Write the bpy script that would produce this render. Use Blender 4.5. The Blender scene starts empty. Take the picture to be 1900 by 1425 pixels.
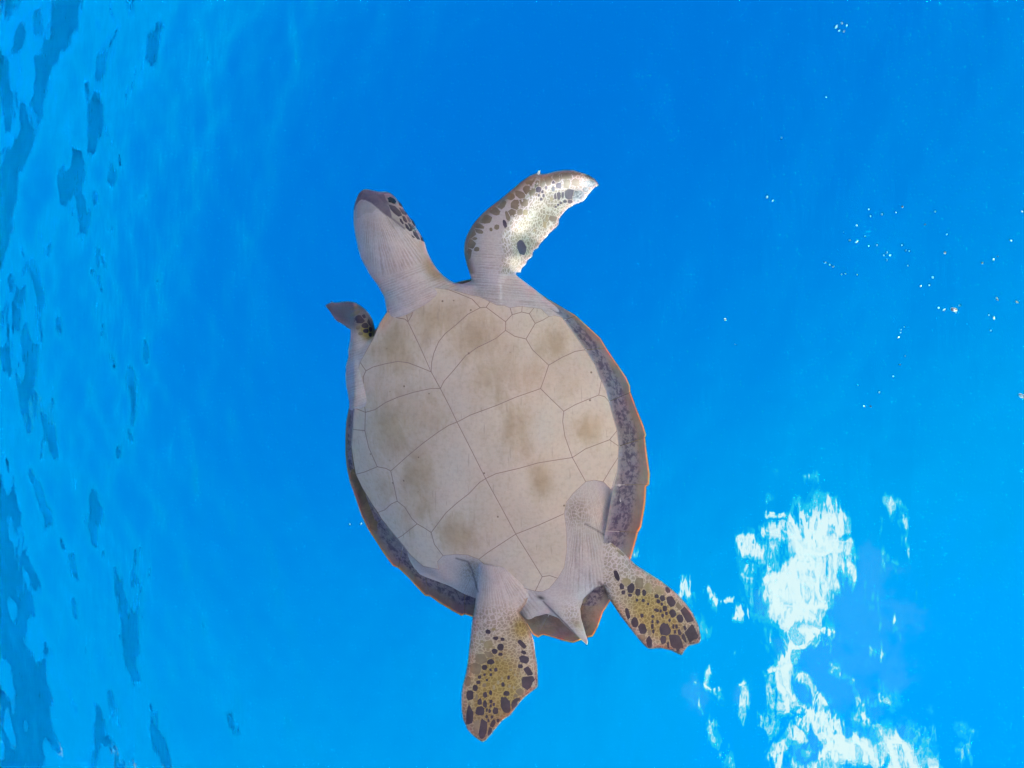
import bpy, bmesh, math, random
import numpy as np
from mathutils import Vector, Matrix
from mathutils.bvhtree import BVHTree
from mathutils.geometry import delaunay_2d_cdt

scene = bpy.context.scene
COL = scene.collection

# ------------------------------------------------------------------ camera
TILT = math.radians(13.4)            # the lens points up, leaning 20 degrees off the zenith
FPX = 1490.0                         # focal length in photo pixels (photo is 1900 x 1425)
CX, CY = 950.0, 712.5
cs, sn = math.cos(TILT), math.sin(TILT)
FWD = np.array([-sn, 0.0, cs]); RGT = np.array([cs, 0.0, sn]); UPV = np.array([0.0, -1.0, 0.0])
cam_data = bpy.data.cameras.new('camera')
cam_data.sensor_width = 36.0
cam_data.lens = 36.0 * FPX / 1900.0
cam_data.clip_start = 0.02
cam_data.clip_end = 5000.0
cam = bpy.data.objects.new('camera', cam_data)
COL.objects.link(cam)
CAM_M = Matrix(((RGT[0], UPV[0], -FWD[0]), (RGT[1], UPV[1], -FWD[1]), (RGT[2], UPV[2], -FWD[2])))
cam.rotation_euler = CAM_M.to_euler()
scene.camera = cam

def ray(px, py):
    return FWD * FPX + RGT * (px - CX) + UPV * (CY - py)

# ------------------------------------------------------------------ sun and sky
SUN_ZEN, SUN_AZ = math.radians(42), math.radians(58)      # azimuth from +X towards +Y
SUN_DIR = np.array([math.sin(SUN_ZEN) * math.cos(SUN_AZ), math.sin(SUN_ZEN) * math.sin(SUN_AZ), math.cos(SUN_ZEN)])
sun_data = bpy.data.lights.new('sun', 'SUN')
sun_data.energy = 3.2
sun_data.angle = math.radians(0.6)
sun_data.color = (1.0, 0.96, 0.90)
sun = bpy.data.objects.new('sun', sun_data)
sun.rotation_euler = Vector(SUN_DIR).to_track_quat('Z', 'Y').to_euler()
sun.location = (0, 0, 30)
COL.objects.link(sun)

EXPOSURE = 4.0
scene.view_settings.view_transform = 'Standard'
scene.view_settings.look = 'None'
scene.view_settings.gamma = 1.0
scene.view_settings.exposure = EXPOSURE
scene.view_settings.use_curve_mapping = False
scene.render.engine = 'CYCLES'
scene.cycles.use_denoising = True
try:
    scene.cycles.denoiser = 'OPENIMAGEDENOISE'
except Exception:
    pass
scene.cycles.max_bounces = 10
scene.cycles.diffuse_bounces = 4
scene.cycles.glossy_bounces = 4
scene.cycles.transmission_bounces = 6
scene.cycles.transparent_max_bounces = 8
scene.cycles.sample_clamp_indirect = 6.0
scene.cycles.blur_glossy = 0.5

class NT:
    """small helper to wire node trees"""
    def __init__(self, tree):
        self.t = tree
        self.n = tree.nodes
        self.n.clear()
    def new(self, kind, **kw):
        nd = self.n.new(kind)
        for k, v in kw.items():
            if k.startswith('i_'):
                key = k[2:]
                key = int(key) if key.isdigit() else key.replace('_', ' ')
                self.put(nd.inputs[key], v)
            else:
                setattr(nd, k, v)
        return nd
    def put(self, sock, v):
        if isinstance(v, bpy.types.NodeSocket):
            self.t.links.new(v, sock)
        else:
            sock.default_value = v
    def math(self, op, a, b=None, clamp=False):
        nd = self.n.new('ShaderNodeMath'); nd.operation = op; nd.use_clamp = clamp
        self.put(nd.inputs[0], a)
        if b is not None:
            self.put(nd.inputs[1], b)
        return nd.outputs[0]
    def vmath(self, op, a, b=None, out=0):
        nd = self.n.new('ShaderNodeVectorMath'); nd.operation = op
        self.put(nd.inputs[0], a)
        if b is not None:
            self.put(nd.inputs[1], b)
        return nd.outputs['Value'] if out else nd.outputs[0]
    def mix(self, fac, a, b, blend='MIX'):
        nd = self.n.new('ShaderNodeMix'); nd.data_type = 'RGBA'; nd.blend_type = blend
        self.put(nd.inputs[0], fac); self.put(nd.inputs[6], a); self.put(nd.inputs[7], b)
        return nd.outputs[2]
    def ramp(self, v, lo, hi, a=0.0, b=1.0, smooth=True):
        nd = self.n.new('ShaderNodeMapRange')
        nd.interpolation_type = 'SMOOTHSTEP' if smooth else 'LINEAR'
        self.put(nd.inputs[0], v)
        for k, x in ((1, lo), (2, hi), (3, a), (4, b)):
            self.put(nd.inputs[k], x)
        return nd.outputs[0]
    def noise(self, vec, scale, detail=4.0, rough=0.55, col=False, dist=0.0):
        nd = self.n.new('ShaderNodeTexNoise')
        if vec is not None:
            self.put(nd.inputs['Vector'], vec)
        self.put(nd.inputs['Scale'], scale); self.put(nd.inputs['Detail'], detail)
        self.put(nd.inputs['Roughness'], rough); self.put(nd.inputs['Distortion'], dist)
        return nd.outputs['Color' if col else 'Fac']

def rgb(r, g, b):
    f = lambda c: (c / 255 / 12.92) if c / 255 <= 0.04045 else ((c / 255 + 0.055) / 1.055) ** 2.4
    return (f(r), f(g), f(b), 1.0)

IOR = 1.333
def sky_plane(px, py):
    """where a photo pixel, bent by a flat water surface, meets the cloud layer (x/z, y/z)"""
    d = ray(px, py); d = d / np.linalg.norm(d)
    l = d[:2] * IOR
    z = math.sqrt(max(1e-4, 1 - float(l @ l)))
    return l / z

world = bpy.data.worlds.new('World')
scene.world = world
world.use_nodes = True
W = NT(world.node_tree)
sky = W.new('ShaderNodeTexSky', sky_type='NISHITA', sun_disc=False)
sky.sun_elevation = math.pi / 2 - SUN_ZEN
sky.sun_rotation = math.pi / 2 - SUN_AZ
sky.altitude = 0.0; sky.air_density = 1.0; sky.dust_density = 0.5; sky.ozone_density = 4.0
def smin(a, b, d):
    nd = W.n.new('ShaderNodeMath'); nd.operation = 'SMOOTH_MIN'
    W.put(nd.inputs[0], a); nd.inputs[1].default_value = b; nd.inputs[2].default_value = d
    return nd.outputs[0]
chan = W.new('ShaderNodeSeparateColor', i_0=sky.outputs[0])
clear = W.new('ShaderNodeCombineColor', i_0=0.0, i_1=smin(W.math('MULTIPLY', W.math('POWER', chan.outputs[1], 1.4), 0.21), 0.485, 0.34),
              i_2=W.math('MULTIPLY', W.math('POWER', chan.outputs[2], 0.4), 0.675)).outputs[0]
tc = W.new('ShaderNodeTexCoord')
sep = W.new('ShaderNodeSeparateXYZ', i_Vector=tc.outputs['Generated'])
zz = W.math('MAXIMUM', sep.outputs[2], 0.03)
plane = W.new('ShaderNodeCombineXYZ', i_X=W.math('DIVIDE', sep.outputs[0], zz), i_Y=W.math('DIVIDE', sep.outputs[1], zz)).outputs[0]
warp = W.noise(plane, 9.0, 3.0, 0.55, col=True)
pw = W.vmath('ADD', plane, W.vmath('SCALE', W.vmath('SUBTRACT', warp, (0.5, 0.5, 0.5))))
pw.node.inputs[1].links[0].from_node.inputs['Scale'].default_value = 0.09
# cumulus puffs: photo position and radius of each
PUFFS = [(1505, 1010, 58), (1480, 1120, 66), (1455, 1215, 56), (1530, 1075, 44), (1590, 1385, 60), (1440, 938, 24), (1380, 1015, 26), (1405, 1008, 20), (1535, 975, 36), (1520, 1035, 52), (1560, 1030, 36), (1470, 1080, 50),
         (1425, 1085, 34), (1500, 1105, 40), (1470, 1150, 44), (1455, 1205, 40), (1500, 1200, 40), (1450, 1260, 52), (1420, 1300, 44),
         (1370, 1250, 24), (1355, 1122, 12), (1490, 1290, 36), (1540, 1330, 34), (1580, 1360, 44), (1560, 1400, 50), (1640, 1405, 60),
         (1295, 1135, 20), (1203, 905, 14), (1180, 1020, 12), (1470, 1415, 30), (1560, 1100, 22), (1545, 1180, 26)]
field = None
for (x, y, r) in PUFFS:
    c = sky_plane(x, y); e = sky_plane(x + r, y); e2 = sky_plane(x, y + r)
    rad = 0.5 * (np.linalg.norm(e - c) + np.linalg.norm(e2 - c))
    dist = W.vmath('DISTANCE', pw, (float(c[0]), float(c[1]), 0.0), out=1)
    f = W.math('SUBTRACT', 1.0, W.math('DIVIDE', dist, float(rad) * 1.62))
    field = f if field is None else W.math('MAXIMUM', field, f)
fb = W.noise(plane, 30.0, 6.0, 0.66)
field2 = W.math('ADD', field, W.math('MULTIPLY', W.math('SUBTRACT', fb, 0.5), 1.6))
dens = W.ramp(field2, -0.10, 0.95)
# fair-weather clouds low around the rest of the sky
far_n = W.noise(plane, 0.55, 6.0, 0.6)
far_r = W.ramp(W.vmath('LENGTH', plane, out=1), 3.2, 5.5)
dens2 = W.math('MULTIPLY', W.ramp(far_n, 0.56, 0.70), far_r)
dens3 = W.math('MAXIMUM', dens, dens2)
cl = W.mix(W.ramp(dens3, 0.35, 0.95), (0.015, 0.74, 1.13, 1.0), (0.93, 1.21, 1.23, 1.0))
skyc = W.mix(W.ramp(dens3, 0.0, 0.45), clear, cl)
bg = W.new('ShaderNodeBackground', i_Color=skyc, i_Strength=0.05)
wo = W.new('ShaderNodeOutputWorld')
W.t.links.new(bg.outputs[0], wo.inputs[0])

# ------------------------------------------------------------------ helpers
def link_mesh(name, verts, faces, mat=None, parent=None, smooth=True):
    me = bpy.data.meshes.new(name)
    me.from_pydata([tuple(map(float, v)) for v in verts], [], faces)
    me.update()
    if mat is not None:
        me.materials.append(mat)
    if smooth:
        me.polygons.foreach_set('use_smooth', [True] * len(me.polygons))
    o = bpy.data.objects.new(name, me)
    COL.objects.link(o)
    if parent is not None:
        o.parent = parent
    return o

def tag(o, label=None, cat=None, group=None, kind=None):
    for k, v in (('label', label), ('category', cat), ('group', group), ('kind', kind)):
        if v:
            o[k] = v
    return o

def material(name):
    m = bpy.data.materials.new(name)
    m.use_nodes = True
    t = NT(m.node_tree)
    out = t.new('ShaderNodeOutputMaterial')
    return m, t, out

# ------------------------------------------------------------------ water surface seen from below
SURF_Z = 4.0
def grid_axis(c, half, step, far, grow=1.22):
    a = list(np.arange(-half, half + 1e-6, step))
    d, x = step, a[-1]
    right = []
    while x < far:
        d *= grow; x += d; right.append(x)
    left = [-v for v in reversed(right)]
    return np.array(left + a + right) + c
gx = grid_axis(-2.3, 3.6, 0.024, 160.0)
gy = grid_axis(0.0, 3.6, 0.024, 160.0)
GX, GY = np.meshgrid(gx, gy, indexing='ij')
rng = np.random.RandomState(11)
GZ = np.zeros_like(GX)
for k in range(70):
    lam = 0.10 * (9.0 ** rng.rand())
    ang = rng.normal(math.radians(-9), math.radians(38))
    slope = 0.0182 * (lam / 0.3) ** -0.10
    kx, ky = math.cos(ang) * 2 * math.pi / lam, math.sin(ang) * 2 * math.pi / lam
    GZ += slope * lam / (2 * math.pi) * np.sin(kx * GX + ky * GY + rng.rand() * 6.283)
nx, ny = len(gx), len(gy)
V = np.stack([GX, GY, GZ + SURF_Z], -1).reshape(-1, 3)
ii, jj = np.meshgrid(np.arange(nx - 1), np.arange(ny - 1), indexing='ij')
q = (ii * ny + jj).ravel()
F = np.stack([q, q + ny, q + ny + 1, q + 1], -1)
me = bpy.data.meshes.new('water_surface')
me.from_pydata(V.tolist(), [], F.tolist()); me.update()
me.polygons.foreach_set('use_smooth', [True] * len(me.polygons))
water = bpy.data.objects.new('water_surface', me); COL.objects.link(water)
tag(water, 'rippled blue underside of the sea surface above the turtle', None, None, 'structure')
m, t, out = material('water_surface')
tcw = t.new('ShaderNodeTexCoord').outputs['Object']
mp = t.new('ShaderNodeMapping', i_Vector=tcw); mp.inputs['Rotation'].default_value = (0, 0, math.radians(10)); mp.inputs['Scale'].default_value = (1.0, 0.42, 1.0)
n1 = t.noise(mp.outputs[0], 9.0, 3.0, 0.5)
n2 = t.noise(mp.outputs[0], 34.0, 2.0, 0.5)
mp2 = t.new('ShaderNodeMapping', i_Vector=tcw); mp2.inputs['Rotation'].default_value = (0, 0, math.radians(58)); mp2.inputs['Scale'].default_value = (1.0, 0.22, 1.0)
n3 = t.noise(mp2.outputs[0], 30.0, 1.0, 0.4)
gate = t.ramp(t.noise(tcw, 1.7, 2.0, 0.5), 0.42, 0.62)
h = t.math('ADD', t.math('MULTIPLY', n1, 0.0055), t.math('MULTIPLY', n2, 0.0005))
h = t.math('ADD', h, t.math('MULTIPLY', t.math('MULTIPLY', n3, gate), 0.0024))
bump = t.new('ShaderNodeBump', i_Height=h); bump.inputs['Strength'].default_value = 1.0; bump.inputs['Distance'].default_value = 1.0
N = bump.outputs[0]
refr = t.new('ShaderNodeBsdfRefraction', i_Color=(1, 1, 1, 1), i_Roughness=0.0, i_IOR=IOR, i_Normal=N)
glos = t.new('ShaderNodeBsdfGlossy', i_Color=(0.0, 0.60, 1.0, 1), i_Roughness=0.02, i_Normal=N)
fres = t.new('ShaderNodeFresnel', i_IOR=IOR, i_Normal=N)
ms = t.new('ShaderNodeMixShader', i_0=fres.outputs[0], i_1=refr.outputs[0], i_2=glos.outputs[0])
tr = t.new('ShaderNodeBsdfTransparent', i_Color=(0.85, 0.98, 1, 1))
ms2 = t.new('ShaderNodeMixShader', i_0=0.03, i_1=ms.outputs[0], i_2=tr.outputs[0])
t.t.links.new(ms2.outputs[0], out.inputs[0])
water.data.materials.append(m)

# ------------------------------------------------------------------ sea bed below the diver
BED_Z = -3.0
bx = grid_axis(0.0, 9.0, 0.35, 170.0, 1.3)
BX, BY = np.meshgrid(bx, bx, indexing='ij')
BZ = BED_Z + 0.03 * np.sin(BX * 3.1 + 0.6 * np.sin(BY * 1.3)) + 0.05 * np.sin(BY * 0.9 + BX * 0.4)
nb = len(bx)
V = np.stack([BX, BY, BZ], -1).reshape(-1, 3)
ii, jj = np.meshgrid(np.arange(nb - 1), np.arange(nb - 1), indexing='ij')
q = (ii * nb + jj).ravel()
bed = link_mesh('seabed', V, np.stack([q, q + nb, q + nb + 1, q + 1], -1).tolist())
tag(bed, 'pale sandy sea floor far below the turtle, with added dark seagrass dimming the left light', None, None, 'structure')
m, t, out = material('sand_and_added_seagrass')
tcb = t.new('ShaderNodeTexCoord').outputs['Object']
sx = t.new('ShaderNodeSeparateXYZ', i_Vector=tcb).outputs[0]
gn = t.noise(tcb, 0.5, 4.0, 0.6)
edge = t.ramp(t.math('ADD', sx, t.math('MULTIPLY', t.math('SUBTRACT', gn, 0.5), 4.0)), 0.8, 2.6, 1.0, 0.0)
sand = t.mix(t.noise(tcb, 6.0, 5.0), (0.265, 0.225, 0.18, 1), (0.325, 0.28, 0.23, 1))
added_grass = t.mix(t.noise(tcb, 3.0, 5.0), (0.008, 0.030, 0.062, 1), (0.014, 0.042, 0.085, 1))  # unseen dark seagrass, added to dim the bounce light from the left
bc = t.mix(edge, sand, added_grass)
bs = t.new('ShaderNodeBsdfPrincipled', i_Base_Color=bc, i_Roughness=0.95)
t.t.links.new(bs.outputs[0], out.inputs[0])
bed.data.materials.append(m)
# ------------------------------------------------------------------ the turtle
# Outlines are read off the photo; every point gets its own depth (in mm-like pixel units towards the lens),
# so the animal is a full solid about 1.5 m from the lens.
DIST = 1.55
PX = DIST / FPX                      # metres per photo pixel at the turtle
def lift(x, y, z):
    """photo pixel + depth offset (pixels, positive towards the lens) -> camera-aligned metres"""
    d = DIST - z * PX
    return ((x - CX) / FPX * d, (CY - y) / FPX * d, DIST - d)
def lift_arr(x, y, z):
    d = DIST - z * PX
    return np.stack([(x - CX) / FPX * d, (CY - y) / FPX * d, DIST - d], -1)
def unlift(v):
    d = DIST - v[..., 2]
    return v[..., 0] * FPX / d + CX, CY - v[..., 1] * FPX / d, v[..., 2] / PX

turtle = bpy.data.objects.new('sea_turtle', None)
turtle.empty_display_size = 0.2
turtle.matrix_world = Matrix.Translation(Vector(FWD * DIST)) @ CAM_M.to_4x4()
COL.objects.link(turtle)
tag(turtle, 'green sea turtle swimming overhead, pale plastron and spotted flippers seen from below', 'turtle')

def crop(ox, oy, s, pts):
    return [(ox + x / s, oy + y / s) for x, y in pts]

# body axes in the picture: a towards the head, b across to the picture's right
AC = np.array([905.0, 800.0]); AA = np.array([-0.415, -0.910]); AB = np.array([0.910, -0.415])
def st(x, y):
    dx, dy = np.asarray(x, float) - AC[0], np.asarray(y, float) - AC[1]
    return dx * AA[0] + dy * AA[1], dx * AB[0] + dy * AB[1] + 40.0
def z_plastron(x, y):
    s, u = st(x, y)
    return 0.28 * u - 66.0 * (u / 240.0) ** 2 - 80.0 * np.abs(u / 240.0) ** 4 * (u < 0) - 34.0 * (s / 330.0) ** 2
def z_rim(x, y):
    s, u = st(x, y)
    return 0.28 * u - 66.0 * np.minimum(np.abs(u) / 240.0, 1.3) ** 2 - 34.0 * (s / 330.0) ** 2 - 46.0 - 10.0 * (u < 0)

# ---- outlines (photo pixels)
HEAD = crop(640, 330, 6.477, [(470,1425),(380,1270),(300,1165),(240,1060),(190,960),(155,840),(125,690),(105,560),(103,450),(108,360),
    (130,270),(165,190),(205,150),(245,132),(330,148),(420,168),(480,160),(540,178),(590,220),(640,280),(690,350),(760,455),(830,560),
    (890,650),(940,740),(965,800),(975,850),(1000,910),(1050,1010),(1110,1100),(1200,1190),(1290,1250)]) + [(846,526),(868,560),(850,640),(780,660),(726,620)]
FLIP_FR = crop(840, 300, 6.1966, [(215,1360),(190,1270),(160,1180),(135,1080),(128,1000),(138,920),(170,830),(220,740),(290,650),(370,570),
    (470,490),(580,405),(680,320),(780,230),(870,170),(965,128),(990,100),(1008,105),(998,146),(1080,135),(1180,110),(1290,92),(1380,95),(1450,115),
    (1530,135),(1600,165),(1655,215),(1680,260),(1665,295),(1640,300),(1590,350),(1545,400),(1535,435),(1490,465),(1420,490),(1370,515),
    (1310,555),(1250,620),(1228,660),(1232,710),(1200,750),(1130,810),(1090,860),(1030,920),(995,970),(980,1005),(940,1020),(925,1050),
    (918,1100),(880,1125),(850,1145),(850,1190),(810,1215),(785,1250),(790,1275),(700,1280)]) + [(962,513),(985,532),(1000,560),(985,600),(900,610),(868,560)]
FLIP_FL = crop(600, 540, 10.175, [(0,292),(25,278),(60,240),(150,205),(280,205),(360,185),(470,185),(570,205),(680,260),(790,340),(880,440),
    (940,560),(975,700),(985,800)]) + [(706,640),(716,700),(690,760),(652,758),(646,740)] + crop(600, 540, 10.175, [(418,1420),(470,1250),(465,1120),
    (490,1000),(510,850),(512,725),(470,720),(350,630),(270,590),(220,550),(150,440),(90,350),(40,305)])
FLIP_RL = crop(800, 1010, 3.653, [(310,300),(295,420),(275,530),(262,660),(250,770),(235,870),(215,940),(203,1010),(203,1110),(215,1190),
    (245,1260),(290,1305),(345,1345),(375,1330),(410,1285),(450,1235),(480,1195),(530,1165),(570,1115),(620,1050),(680,1000),(728,965),
    (725,920),(722,860),(720,810),(708,740),(695,650),(670,570),(640,520),(600,460)]) + [(976,1120),(985,1085),(940,1040),(890,1045)]
FLIP_RR = crop(920, 820, 3.475, [(695,925),(720,1000),(760,1060),(800,1120),(850,1185),(900,1250),(950,1310),(980,1335),(1005,1335),
    (1060,1330),(1130,1345),(1175,1370),(1200,1378),(1215,1350),(1240,1318),(1310,1300),(1325,1270),(1310,1190),(1270,1100),(1220,1030),
    (1140,950),(1060,890),(980,840),(900,790),(820,710),(760,650),(700,600),(640,560),(560,500)]) + [(1050,960),(1045,1010),(1060,1060),(1090,1090)]
TAIL = crop(800, 1010, 3.653, [(690,330),(800,440),(870,510),(930,570),(990,625),(1060,688),(1064,655),(1045,590),(1020,510),(1010,430),(1000,360)]) + [(1070,1080),(1030,1060),(985,1070)]
CORE = [(712,590),(722,571),(744,552),(769,541),(801,531),(838,524),(858,527),(880,520),(930,508),(962,514),(986,532),(1012,553),(1040,576),
        (1060,606),(1088,648),(1106,680),(1126,722),(1136,760),(1146,800),(1150,830),(1158,875),(1160,930),(1153,975),(1142,1010),(1126,1060),(1118,1087),(1104,1092),(1090,1105),
        (1083,1113),(1079,1142),(1070,1184),(1052,1168),(1035,1154),(1019,1145),(998,1148),(979,1152),(960,1140),(930,1120),(884,1112),(856,1100),(815,1080),(776,1066),(754,1042),(732,1004),
        (706,964),(688,936),(670,906),(658,884),(650,850),(646,812),(646,779),(648,758),(648,741),(643,720),(641,699),(643,680),(652,650),(672,640),(694,625)]

CARAPACE = [(962,514),(972,522),(995,540),(1019,556),(1043,570),(1069,586),(1091,606),(1114,627),(1125,646),(1127,649),(1143,672),(1162,700),
    (1169,716),(1170,728),(1181,758),(1194,790),(1199,807),(1197,812),(1199,830),(1202,854),(1206,880),(1205,899),(1199,903),(1198,930),(1195,949),
    (1190,978),(1184,988),(1182,996),(1171,1036),(1162,1060),(1146,1096),(1131,1117),(1119,1136),(1110,1162),(1100,1181),(1090,1183),(1074,1189),(1063,1193),
    (1046,1189),(1027,1183),(1008,1178),(998,1183),(989,1178),(977,1158),(930,1152),(878,1145),(862,1140),(856,1143),(837,1132),(817,1120),
    (797,1106),(789,1106),(772,1088),(756,1070),(739,1054),(729,1050),(714,1030),(698,1005),(683,982),(671,957),(660,924),(649,893),(644,870),(641,843),
    (641,812),(643,779),(650,745),(662,690),(690,620),(730,570),(800,535),(880,516)]

def resample(poly, step, closed=True):
    P = np.array(poly, float)
    if closed:
        P = np.vstack([P, P[:1]])
    d = np.hypot(*np.diff(P, axis=0).T)
    out = []
    for i in range(len(d)):
        n = max(1, int(round(d[i] / step)))
        for k in range(n):
            out.append(P[i] + (P[i + 1] - P[i]) * k / n)
    if not closed:
        out.append(P[-1])
    return np.array(out)
def chaikin(poly, n=1, closed=True):
    P = np.array(poly, float)
    for _ in range(n):
        Q = np.roll(P, -1, 0) if closed else P[1:]
        A = P if closed else P[:-1]
        R = np.empty((2 * len(A), 2)); R[0::2] = 0.75 * A + 0.25 * Q; R[1::2] = 0.25 * A + 0.75 * Q
        P = R if closed else np.vstack([P[:1], R, P[-1:]])
    return P
def inside(poly, X, Y):
    P = np.asarray(poly, float); r = np.zeros(np.shape(X), bool)
    j = len(P) - 1
    for i in range(len(P)):
        xi, yi, xj, yj = P[i, 0], P[i, 1], P[j, 0], P[j, 1]
        if yi != yj:
            r ^= ((yi > Y) != (yj > Y)) & (X < (xj - xi) * (Y - yi) / (yj - yi) + xi)
        j = i
    return r
def dist_poly(poly, X, Y, closed=True):
    P = np.asarray(poly, float); Q = np.roll(P, -1, 0)
    if not closed:
        P, Q = P[:-1], Q[:-1]
    best = np.full(np.shape(X), 1e9)
    for (ax, ay), (bx_, by_) in zip(P, Q):
        dx, dy = bx_ - ax, by_ - ay
        L = dx * dx + dy * dy + 1e-12
        k = np.clip(((X - ax) * dx + (Y - ay) * dy) / L, 0, 1)
        best = np.minimum(best, np.hypot(X - ax - k * dx, Y - ay - k * dy))
    return best
def cdt(poly, step, edge_step=None):
    """triangulate the inside of an outline with an even scatter of points; returns xy, triangles, boundary count"""
    B = resample(poly, edge_step or step)
    x0, y0 = B.min(0); x1, y1 = B.max(0)
    xs, ys = np.arange(x0, x1, step), np.arange(y0, y1, step * 0.866)
    X, Y = np.meshgrid(xs, ys); X = X + (np.arange(len(ys)) % 2)[:, None] * step * 0.5
    X, Y = X.ravel(), Y.ravel()
    ok = inside(B, X, Y)
    X, Y = X[ok], Y[ok]
    if len(X):
        ok = dist_poly(B, X, Y) > step * 0.55
        X, Y = X[ok], Y[ok]
    pts = np.vstack([B, np.stack([X, Y], -1)]) if len(X) else B
    nb_ = len(B)
    res = delaunay_2d_cdt([Vector((float(a), float(b))) for a, b in pts], [(i, (i + 1) % nb_) for i in range(nb_)], [list(range(nb_))], 1, 1e-5)
    vo = np.array([(v.x, v.y) for v in res[0]])
    tris = [tuple(f) for f in res[2]]
    c = np.array([vo[list(f)].mean(0) for f in tris])
    ok = inside(B, c[:, 0], c[:, 1])
    tris = [f for f, k in zip(tris, ok) if k]
    out = []
    for f in tris:      # same winding for all
        a, b, cc = (vo[i] for i in f[:3])
        ar = (b[0] - a[0]) * (cc[1] - a[1]) - (b[1] - a[1]) * (cc[0] - a[0])
        out.append(f if ar < 0 else tuple(reversed(f)))
    return vo, out, B

def closed_slab(vo, tris, zf, zb, split=False):
    """front and back sheets over the same outline, joined along the outline: triangles face outwards.
    split keeps the walls on vertices of their own, so that the edge stays crisp (then also returns each vertex's source)"""
    n = len(vo)
    front = lift_arr(vo[:, 0], vo[:, 1], zf); back = lift_arr(vo[:, 0], vo[:, 1], zb)
    f = list(tris) + [tuple(n + i for i in reversed(t)) for t in tris]
    cnt = {}
    for t in tris:
        for i in range(len(t)):
            cnt[(t[i], t[(i + 1) % len(t)])] = 1
    rim = [(a, b) for (a, b) in cnt if (b, a) not in cnt]
    V_ = np.vstack([front, back])
    if not split:
        return V_, f + [(b, a, n + a, n + b) for a, b in rim]
    src = list(range(n)) * 2; extra = []
    new = {}
    for a, b in rim:
        for i in (a, b):
            if i not in new:
                new[i] = 2 * n + len(extra); extra += [front[i], back[i]]; src += [i, i]
        f.append((new[b], new[a], new[a] + 1, new[b] + 1))
    return np.vstack([V_, np.array(extra)]), f, np.array(src)

def limb(poly, step, width, thick, zc, edge=1.2, back=1.0):
    vo, tris, B = cdt(poly, step, step * 0.8)
    d = dist_poly(B, vo[:, 0], vo[:, 1])
    if callable(thick):
        T = thick(vo[:, 0], vo[:, 1])
    else:
        T = thick
    Wd = width(vo[:, 0], vo[:, 1]) if callable(width) else width
    k = np.clip(d / Wd, 0, 1)
    h = edge + T * np.sqrt(np.clip(1 - (1 - k) ** 2, 0, 1))
    z = zc(vo[:, 0], vo[:, 1])
    return closed_slab(vo, tris, z + h, z - h * back)

def along(x, y, p, q):
    """0 at p, 1 at q"""
    p, q = np.array(p, float), np.array(q, float); v = q - p
    return ((x - p[0]) * v[0] + (y - p[1]) * v[1]) / (v @ v)
def sstep(k):
    k = np.clip(k, 0, 1); return k * k * (3 - 2 * k)
def lerp(a, b, k):
    return a + (b - a) * k

solids = []
# head and neck
def head_z(x, y):
    k = along(x, y, (770, 560), (680, 360)); return lerp(-52.0, -78.0, np.clip(k, -0.3, 1.2)) - 70.0 * sstep((0.0 - k) / 0.22)
def head_T(x, y):
    k = along(x, y, (770, 560), (680, 355)); return lerp(46.0, 50.0, np.clip(k, 0, 1)) - 16 * sstep((k - 0.75) / 0.3)
solids.append(limb(HEAD, 4.0, 62.0, head_T, head_z, 2.0))
# front flipper in the sun: thick arm, blade twisted away so that it catches the light
TERM = crop(840, 300, 6.1966, [(560,1400),(600,1220),(640,1080),(600,900),(640,760),(760,600),(860,440),(940,330),(1000,240),(1150,200),(1450,130)])
TERM_A = np.array(TERM)
def side_of(x, y, L):
    """signed distance to an open line, positive on its right-hand (picture right / below) side"""
    d = dist_poly(L, x, y, closed=False)
    poly = np.vstack([L, [(1300, 300)], [(1300, 700)], [(L[0][0], 700)]])
    return np.where(inside(poly, x, y), d, -d)
def ffr_z(x, y):
    dd = side_of(x, y, TERM_A)
    tip = along(x, y, (900, 520), (1080, 330))
    return -28.0 - 26.0 * sstep(tip) - 1.28 * np.maximum(dd + 6.0, 0.0) * sstep((tip + 0.25) / 0.3) - 0.10 * np.minimum(dd, 0) ** 2 / 40.0
def ffr_T(x, y):
    dd = side_of(x, y, TERM_A)
    tip = along(x, y, (900, 520), (1080, 330))
    return lerp(30.0, 9.0, sstep(tip * 1.15)) * lerp(1.0, 0.28, sstep((dd - 2) / 30.0))
solids.append(limb(FLIP_FR, 3.6, lambda x, y: lerp(40.0, 24.0, sstep(along(x, y, (900, 520), (1080, 330)))), ffr_T, ffr_z, 1.1))
# far front flipper: arm rises, blade folds away to the left
def ffl_z(x, y):
    k = np.clip((655.0 - x) / 50.0, -0.4, 1.2)
    base = lerp(-95.0, -120.0, np.clip((690 - y) / 110.0, 0, 1.2))
    return base - 66.0 * np.maximum(k, 0) - 10 * np.maximum(-k, 0)
solids.append(limb(FLIP_FL, 3.0, lambda x, y: lerp(26.0, 16.0, sstep((656 - x) / 20.0)), lambda x, y: lerp(22.0, 5.0, sstep((662 - x) / 22.0)), ffl_z, 1.0))
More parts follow.
